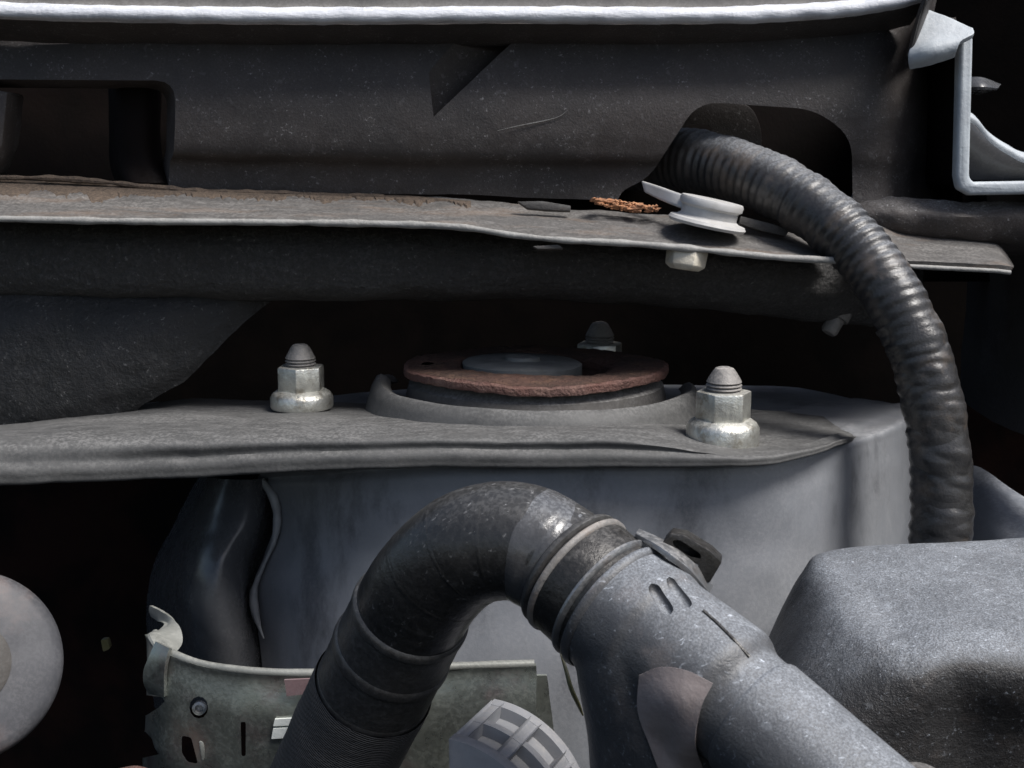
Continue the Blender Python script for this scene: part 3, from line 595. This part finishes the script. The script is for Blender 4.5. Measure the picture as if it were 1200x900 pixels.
tops = [742, 750, 764, 778, 786, 788, 784, 780, 777]
frs = []
for dy in (0, 12, 50, 95, 150, 240):
    frs.append([P(x + (3 * math.sin(dy * .16) if i == 0 else 0), t + dy, Y - (1.5 if dy > 20 else 0)) for i, ((x, Y), t) in enumerate(zip(face_ctrl, tops))])
fc = link('face', loft(frs, 90, 50, .0003, 40, 31), 'bracket_zinc', gb, [sheet(.0014, -1)])
scal = [pcut([(150, 812), (190, 817), (193, 822), (186, 829), (172, 838), (150, 842)], -150, -60),
        pcut([(150, 852), (171, 858), (178, 866), (181, 876), (186, 884), (150, 892)], -150, -60),
        pcut(rounded([(213, 862), (224, 864), (232, 895), (220, 893), (213, 882)], 3, 2), -150, -60),
        pcut(rounded([(282, 846), (288, 846), (288, 886), (283, 886)], 2, 2), -150, -60),
        pcut([(233 + 11 * math.cos(t * .52), 829 + 13 * math.sin(t * .52)) for t in range(12)], -150, -60),
        pcut([(612, 850), (660, 835), (660, 1000), (470, 1000), (540, 905)], -150, -60)]
cut(fc, scal)
lp = resample(spl([P(*p_) for p_ in [(182, 742, -100), (190, 757, -110), (204, 767, -115), (240, 779, -118.5), (300, 787, -121.5), (380, 789, -121.5), (450, 785, -120.5), (530, 781, -119.5), (626, 778, -118.5)]], 200), 160)
link('rolled_edge', sweep(lp, lambda s, a, p, l: .0011 * (1 + .12 * noise.noise(p * 130)), 12), 'bracket_edge', gb)
link('curled_ear', loft(pix([[(177, 710, -84), (190, 716, -90), (203, 726, -97), (212, 740, -102), (213, 756, -106), (204, 768, -112)],
                             [(176, 716, -84), (188, 724, -90), (198, 733, -98), (188, 740, -104), (178, 744, -108), (184, 758, -112)],
                             [(178, 722, -84), (187, 728, -90), (192, 734, -98), (182, 744, -104), (177, 752, -108), (186, 764, -112)]]), 40, 12, .0002, 100), 'bracket_edge', gb, [sheet(.0010, 0)])
link('ear_lobe', loft(pix([[(184, 752, -112), (176, 770, -113), (170, 785, -113), (170, 800, -113), (176, 812, -113)], [(200, 760, -116), (196, 775, -117), (194, 790, -117), (194, 805, -117), (194, 816, -117)]]), 20, 8), 'bracket_zinc', gb, [sheet(.001, 0)])
link('rivet', lathe([(8.5 * mmpx(P(233, 829, -119)), 0), (8 * mmpx(P(233, 829, -119)), .0010), (5 * mmpx(P(233, 829, -119)), .0012), (4.5 * mmpx(P(233, 829, -119)), -.0005), (0, -.0005)], 24, P(234, 829, -118), Vector((.1, -1, .15))), 'clamp_steel', gb)
link('slot_lip', prism([P(x, y, -121) for x, y in rounded([(232, 868), (240, 870), (244, 888), (236, 894)], 3, 2)], Vector((0, .002, 0))), 'bracket_edge', gb, [bev(.0004)])
# reflections in the plating, painted as thin pink and white plates
for nm, mt_, px_ in (('reflection_patch', 'reflection_pink', [(333, 797), (376, 795), (372, 812), (336, 816)]), ('reflection_bar', 'reflection_white', [(322, 843), (360, 841), (358, 849), (320, 851)]), ('reflection_bar', 'reflection_white', [(320, 854), (356, 852), (352, 864), (318, 866)])):
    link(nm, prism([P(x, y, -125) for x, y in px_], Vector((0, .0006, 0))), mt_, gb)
link('inner_panel', loft(pix([[(470, 790, -100), (560, 790, -102), (640, 790, -100)], [(440, 940, -100), (540, 940, -102), (660, 940, -100)]]), 14, 14, .0006, 40), 'bracket_zinc', gb, [sheet(.001)])

# ------------------------------------------------------------------ ribbed plastic cap (drum with pockets in its rim)
rc = thing('ribbed_cap', P(600, 960, -140), 'pale grey ribbed plastic cap between the hose and the pipe fitting', 'cap')
axd = Vector((.40, .90, -.02)).normalized()
C0 = P(532, 985, -160); qk = mmpx(C0)
e_up = (Vector((0, 0, 1)) - axd * axd.z).normalized(); e_rt = e_up.cross(axd).normalized()
if e_rt.x < 0: e_rt = -e_rt
Rr = 130 * qk; W = .019
def drum(r0_, r1_, w0, w1, a0_, a1_, n=28):
    vs_, fs = [], []
    for i in range(n + 1):
        t = a0_ + (a1_ - a0_) * i / n; d = e_up * math.cos(t) + e_rt * math.sin(t)
        for r_, w_ in ((r0_, w0), (r1_, w0), (r1_, w1), (r0_, w1)): vs_.append(C0 + d * r_ + axd * w_)
    for i in range(n):
        for j in range(4): fs.append((i * 4 + j, i * 4 + (j + 1) % 4, i * 4 + 4 + (j + 1) % 4, i * 4 + 4 + j))
    fs += [(0, 1, 2, 3), (n * 4 + 3, n * 4 + 2, n * 4 + 1, n * 4)]
    return mesh_from(vs_, fs)
b_ = [bev(.0005, 2)]
link('front_plate', drum(.0005, Rr, -.0015, .0015, -.02, 1.5), 'cap_plastic', rc, b_)
link('back_plate', drum(.0005, Rr * .98, W, W + .003, -.02, 1.5), 'cap_plastic', rc, b_)
link('middle_ring', drum(.0005, Rr * .98, W * .5, W * .5 + .002, -.02, 1.5), 'cap_plastic', rc, b_)
link('core', drum(.0005, Rr * .86, 0, W, -.02, 1.5), 'cap_plastic', rc)
for t in (-.02, .40, .86, 1.3):
    link('rib', drum(Rr * .6, Rr * .975, .001, W + .001, t, t + .13, 3), 'cap_plastic', rc, b_)

# ------------------------------------------------------------------ coolant hose with sleeve, bands and clamp
hs = thing('coolant_hose', P(400, 940, -138), 'thick black rubber coolant hose bent like a hook in the foreground', 'hose')
hp = dense([(340, 990, -124), (383, 912, -132), (427, 826, -142), (466, 748, -152), (500, 686, -160), (548, 643, -165), (604, 634, -168), (652, 655, -171), (700, 692, -176), (760, 745, -183)], 420)
def hr(s, a, p, l):
    r = (57 + 9 * min(1, s / .3) + 3 * s) * mmpx(p)
    return r + .0004 * noise.noise(p * 45) + .00005 * noise.noise(Vector((s * 90, a * .4, 0)))
link('rubber_tube', sweep(hp, hr, 72), 'hose_rubber', hs)
def near(px, py): # path fraction closest to a pixel
    best = min(range(len(hp)), key=lambda i: (Vector((((hp[i] - CAM).dot(RIGHT)) / (hp[i] - CAM).dot(FWD) * F + 600 - px, 450 - (hp[i] - CAM).dot(UP) / (hp[i] - CAM).dot(FWD) * F - py))).length)
    return best / (len(hp) - 1)
sA, sB, sC = near(432, 800), near(456, 758), near(482, 718)
link('textile_sleeve', sweep(hp, lambda s, a, p, l: hr(s, a, p, l) + .0007 + .0004 * noise.noise(p * 80), 80, False, 0, sA), 'sleeve_textile', hs)
def bandf(s0, w_, h_): return lambda s, a, p, l: hr(s, a, p, l) + h_ * max(0, 1 - ((s - s0) / w_) ** 4) - .0001
for s0, w_, h_ in ((sA, .010, .0006), (sB, .014, .0009), (sC, .010, .0008)):
    link('band', sweep(hp, bandf(s0, w_, h_), 72, False, s0 - w_, s0 + w_), 'band_rubber', hs)
link('wrap', sweep(hp, lambda s, a, p, l: hr(s, a, p, l) + .0004, 72, False, sA, sC), 'band_rubber', hs)
# moulding rings scored round the bend
for px, py, w_ in ((512, 672, .0035), (545, 645, .003), (582, 636, .0035), (600, 634, .002)):
    s0 = near(px, py); link('mould_ring', sweep(hp, bandf(s0, w_, .00018), 64, False, s0 - w_, s0 + w_), 'hose_rubber', hs)
sp0, sp1 = near(606, 634), near(662, 662)
link('sheen_patch', sweep(hp, lambda s, a, p, l: hr(s, a, p, l) + .00035 * math.sin(math.pi * min(1, max(0, (s - sp0) / (sp1 - sp0)))) ** .5 - .0002 + .00022 * noise.noise(Vector((l * 420, math.cos(a) * 1.2, math.sin(a) * 1.2))), 72, False, sp0, sp1), 'hose_sheen', hs)  # glossy stretch of hose with the highlight partly put into its paler colour
# spring clamp: its own thing round the hose end
cs0 = near(668, 667); A0 = hp[int(cs0 * (len(hp) - 1))]
axis = (P(760, 748, -186) - P(668, 667, -173)).normalized()
kc = mmpx(A0)
hc = thing('hose_clamp', A0 - Vector((0, 0, .012)), 'ridged band clamp with dark ear joining the hose to the pipe fitting', 'hose clamp')
pr = [(70, -1), (77, 0), (80, 3), (80, 8), (76, 12), (73, 14)]
def ring(pr_, name, mt_): link(name, lathe([(r * kc, z * kc) for r, z in pr_], 80, A0, axis), mt_, hc, angle=50)
ring([(64, -6), (72, -6), (76, -3), (77.5, 0), (77.5, 3), (75, 5), (73, 6), (64, 6)], 'lip', 'band_rubber')
ring([(64, 7), (73, 7), (77, 9), (79.5, 11), (79.5, 15), (77.5, 17), (76, 18), (64, 18)], 'ridge', 'clamp_tan')
ring([(64, 17), (76.2, 17), (76.6, 20), (76.6, 50), (76, 52), (64, 52)], 'band', 'clamp_dark')
ring([(64, 51), (77, 51), (80.5, 53), (81, 56), (79, 58), (75, 60), (64, 60)], 'ridge', 'clamp_steel')
ring([(64, 59), (75.5, 60), (75.5, 66), (64, 67)], 'groove', 'clamp_dark')
ring([(64, 66), (77, 66), (81.5, 68), (83, 71), (82, 76), (80, 79), (64, 80)], 'collar', 'fitting_plastic')
ear = link('ear', prism([P(x, y - 1, -180) for x, y in [(776, 637), (786, 626), (803, 629), (834, 648), (846, 660), (831, 685), (815, 676), (819, 664), (797, 652)]], Vector((.0015, .007, -.001))), 'clamp_dark', hc, [bev(.00035, 2)], angle=20)
cut(ear, [pcut([(x, y - 1) for x, y in rounded([(788, 634), (797, 634), (821, 650), (822, 656), (808, 653), (789, 640)], 3, 2)], -200, -176)])
link('ear_band', loft(pix([[(748, 622, -172), (778, 636, -178), (810, 660, -180), (834, 688, -176)], [(744, 628, -176), (771, 643, -183), (804, 668, -185), (829, 697, -181)]]), 20, 8), 'clamp_steel', hc, [sheet(.0012, 0), bev(.0003)])

# ------------------------------------------------------------------ plastic pipe fitting
pf = thing('pipe_fitting', P(850, 960, -190), 'dusty dark plastic pipe fitting leading from the clamp to the lower right', 'pipe fitting')
B0 = A0 + axis * (74 * kc)
main = resample(spl([B0, B0 + axis * .008, P(765, 785, -186), P(785, 860, -184), P(800, 960, -178)], 100), 60)
main_m = sweep(main, lambda s, a, p, l: (76 + 22 * min(1, s * 1.5)) * kc, 48)
side = resample([B0, P(850, 812, -198), P(1100, 1024, -228)], 90)
side_m = sweep(side, lambda s, a, p, l: ((79 + 6 * l / .027) if l < .027 else 85 - 12 * min(1, (l - .027) / .003)) * (kc if l < .01 else mmpx(p)), 48)
bm_ = link('body', join([main_m, side_m]), 'fitting_plastic', pf, [('REMESH', dict(mode='VOXEL', voxel_size=.0006)), ('SMOOTH', dict(factor=.5, iterations=10))])
def capsule(p0, p1, r):
    return sweep(resample([p0, p1], 14), lambda s, a, p, l: r * max(.05, math.sqrt(max(0, 1 - (2 * s - 1) ** 4))), 14)
def onbody(px, py, off=0.0):                 # point on the moulded body seen at a pixel
    d = ray(px, py).normalized(); ok, hit, nrm, _ = bm_.ray_cast(CAM - pf.location, d)
    return (hit + pf.location + nrm * off) if ok else P(px, py, -200)
cut(bm_, [capsule(onbody(763, 684), onbody(786, 720), .0013), capsule(onbody(784, 676), onbody(808, 712), .0013)])
sml = resample([onbody(x, y, .0001) for x, y in [(824, 716), (840, 730), (860, 750), (878, 770)]], 30)
link('mould_seam', sweep(sml, lambda s, a, p, l: .00035, 6), 'clamp_dark', pf)
wb = [[onbody(x, y, .0007) for x, y in r] for r in ([(752, 790), (775, 782), (805, 786), (835, 800)], [(750, 830), (772, 826), (796, 826), (822, 828)], [(762, 870), (780, 868), (798, 868), (818, 868)], [(772, 898), (788, 898), (804, 898), (822, 898)])]
link('web', loft(wb, 30, 30), 'web_tan', pf, [sheet(.0002, -1)])
pc = resample([P(872, 831, -200.5), P(1100, 1024, -228)], 90)
link('branch_pipe', sweep(pc, lambda s, a, p, l: 77.5 * mmpx(p) * math.sqrt(max(.5, 1 - .5 * max(0, 1 - l / .003) ** 2)), 64), 'pipe_plastic', pf)
# ------------------------------------------------------------------ dusty box at lower right
tag(link('plastic_box', loft(pix([[(880, 830, -70), (905, 770, -75), (960, 690, -78), (1010, 665, -78), (1100, 660, -78), (1200, 656, -78), (1330, 650, -78)],
                                  [(870, 850, -100), (899, 752, -105), (938, 672, -106), (975, 645, -104), (1100, 636, -103), (1200, 631, -103), (1330, 626, -103)],
                                  [(865, 870, -118), (897, 770, -122), (955, 690, -124), (1010, 668, -122), (1100, 655, -120), (1200, 652, -120), (1330, 650, -120)],
                                  [(870, 900, -140), (905, 810, -145), (985, 735, -148), (1045, 722, -147), (1110, 706, -146), (1200, 704, -146), (1330, 704, -146)],
                                  [(880, 930, -156), (920, 850, -158), (1010, 770, -160), (1065, 752, -161), (1118, 742, -161), (1200, 742, -162), (1330, 745, -162)],
                                  [(890, 940, -160), (930, 880, -163), (1022, 806, -166), (1074, 786, -168), (1122, 775, -168), (1200, 778, -169), (1330, 782, -169)],
                                  [(900, 960, -164), (945, 910, -167), (1034, 840, -169), (1082, 822, -170), (1128, 812, -169), (1200, 815, -170), (1330, 822, -170)],
                                  [(915, 990, -165), (960, 940, -168), (1042, 890, -170), (1088, 876, -169), (1138, 868, -166), (1200, 870, -166), (1330, 880, -167)],
                                  [(940, 1060, -166), (980, 1020, -169), (1056, 990, -172), (1098, 976, -168), (1144, 970, -163), (1200, 970, -162), (1330, 970, -162)]]), 110, 110, .0004, 40, 41), 'box_plastic'),
    'large black plastic box with a dust-covered rounded top, lower right', 'box')
tag(link('bolt_cap', lathe([(.0002, .002), (.004, .0018), (.0052, .0008), (.0056, -.004), (.0056, -.02)], 30, P(1082, 921, -196), Vector((.1, -.3, 1))), 'flange_dusty'),
    'rounded cap just peeking over the bottom edge below the box', 'cap')

# ------------------------------------------------------------------ pale round drum at the left edge and small bits in the dark
dc = thing('round_drum', P(-42, 900, -70), 'pale grey round drum cut off by the left edge', 'drum')
dcen = P(-42, 780, -85); qd = mmpx(dcen) * 1.0
link('shell', lathe([(0, .0022), (60 * qd, .0022), (96 * qd, .0016), (106 * qd, .0006), (111 * qd, -.0012), (113 * qd, -.004), (113 * qd, -.012)], 90, dcen, (CAM - dcen).normalized() + Vector((.12, 0, .05)), zf=irr(.0003)), 'disc_grey', dc)
link('hub', lathe([(50 * qd, .0015), (50 * qd, .0030), (46 * qd, .0036), (0, .0037)], 40, dcen, (CAM - dcen).normalized() + Vector((.12, 0, .05))), 'collar_rubber', dc)
tag(link('yellow_tag', prism([P(x, y, -20) for x, y in rounded([(118, 750), (126, 749), (129, 760), (121, 764)], 2, 2)], Vector((0, .002, 0))), 'tag_yellow'),
    'tiny yellowish tag in the dark between drum and zinc bracket', 'tag')
tag(link('pipe_end', sweep(dense([(95, 922, -125), (140, 911, -126), (165, 909, -127), (190, 926, -127)], 40), lambda s, a, p, l: .0022, 14), 'rust_ring'),
    'pinkish brown pipe end at the bottom edge left of the bracket', 'pipe')
tag(link('green_cable', sweep(dense([(657, 766, -156), (663, 784, -162), (669, 806, -164), (677, 824, -162), (683, 838, -156)], 50), lambda s, a, p, l: .0005 * math.sin(math.pi * (.12 + .76 * s)), 10), 'tag_yellow'),
    'thin yellow-green line along the left side of the pipe fitting', 'cable')

# ------------------------------------------------------------------ pieces that belong to a part, not to the whole thing
def under(root, part, names):
    kids = list(root.children); host = [k for k in kids if k.name.split('.')[0] == part][0]
    for k in kids:
        if k is not host and k.name.split('.')[0] in names: k.parent = host
under(gb, 'face', ('reflection_patch', 'reflection_bar', 'rivet', 'slot_lip', 'rolled_edge'))
under(cowl, 'front_face', ('scratch',))
under(pf, 'body', ('mould_seam', 'web'))
under(fl, 'ledge', ('dirt_shade_strip', 'dirt_bead', 'paint_flake'))
under(ct, 'corrugated_tube', ('split_flap',))
under(hs, 'rubber_tube', ('mould_ring', 'sheen_patch', 'band', 'wrap'))
under(tw, 'front_wall', ('lit_fold_edge',))
under(rc, 'core', ('rib', 'middle_ring'))
under(hc, 'ear', ('ear_band',))
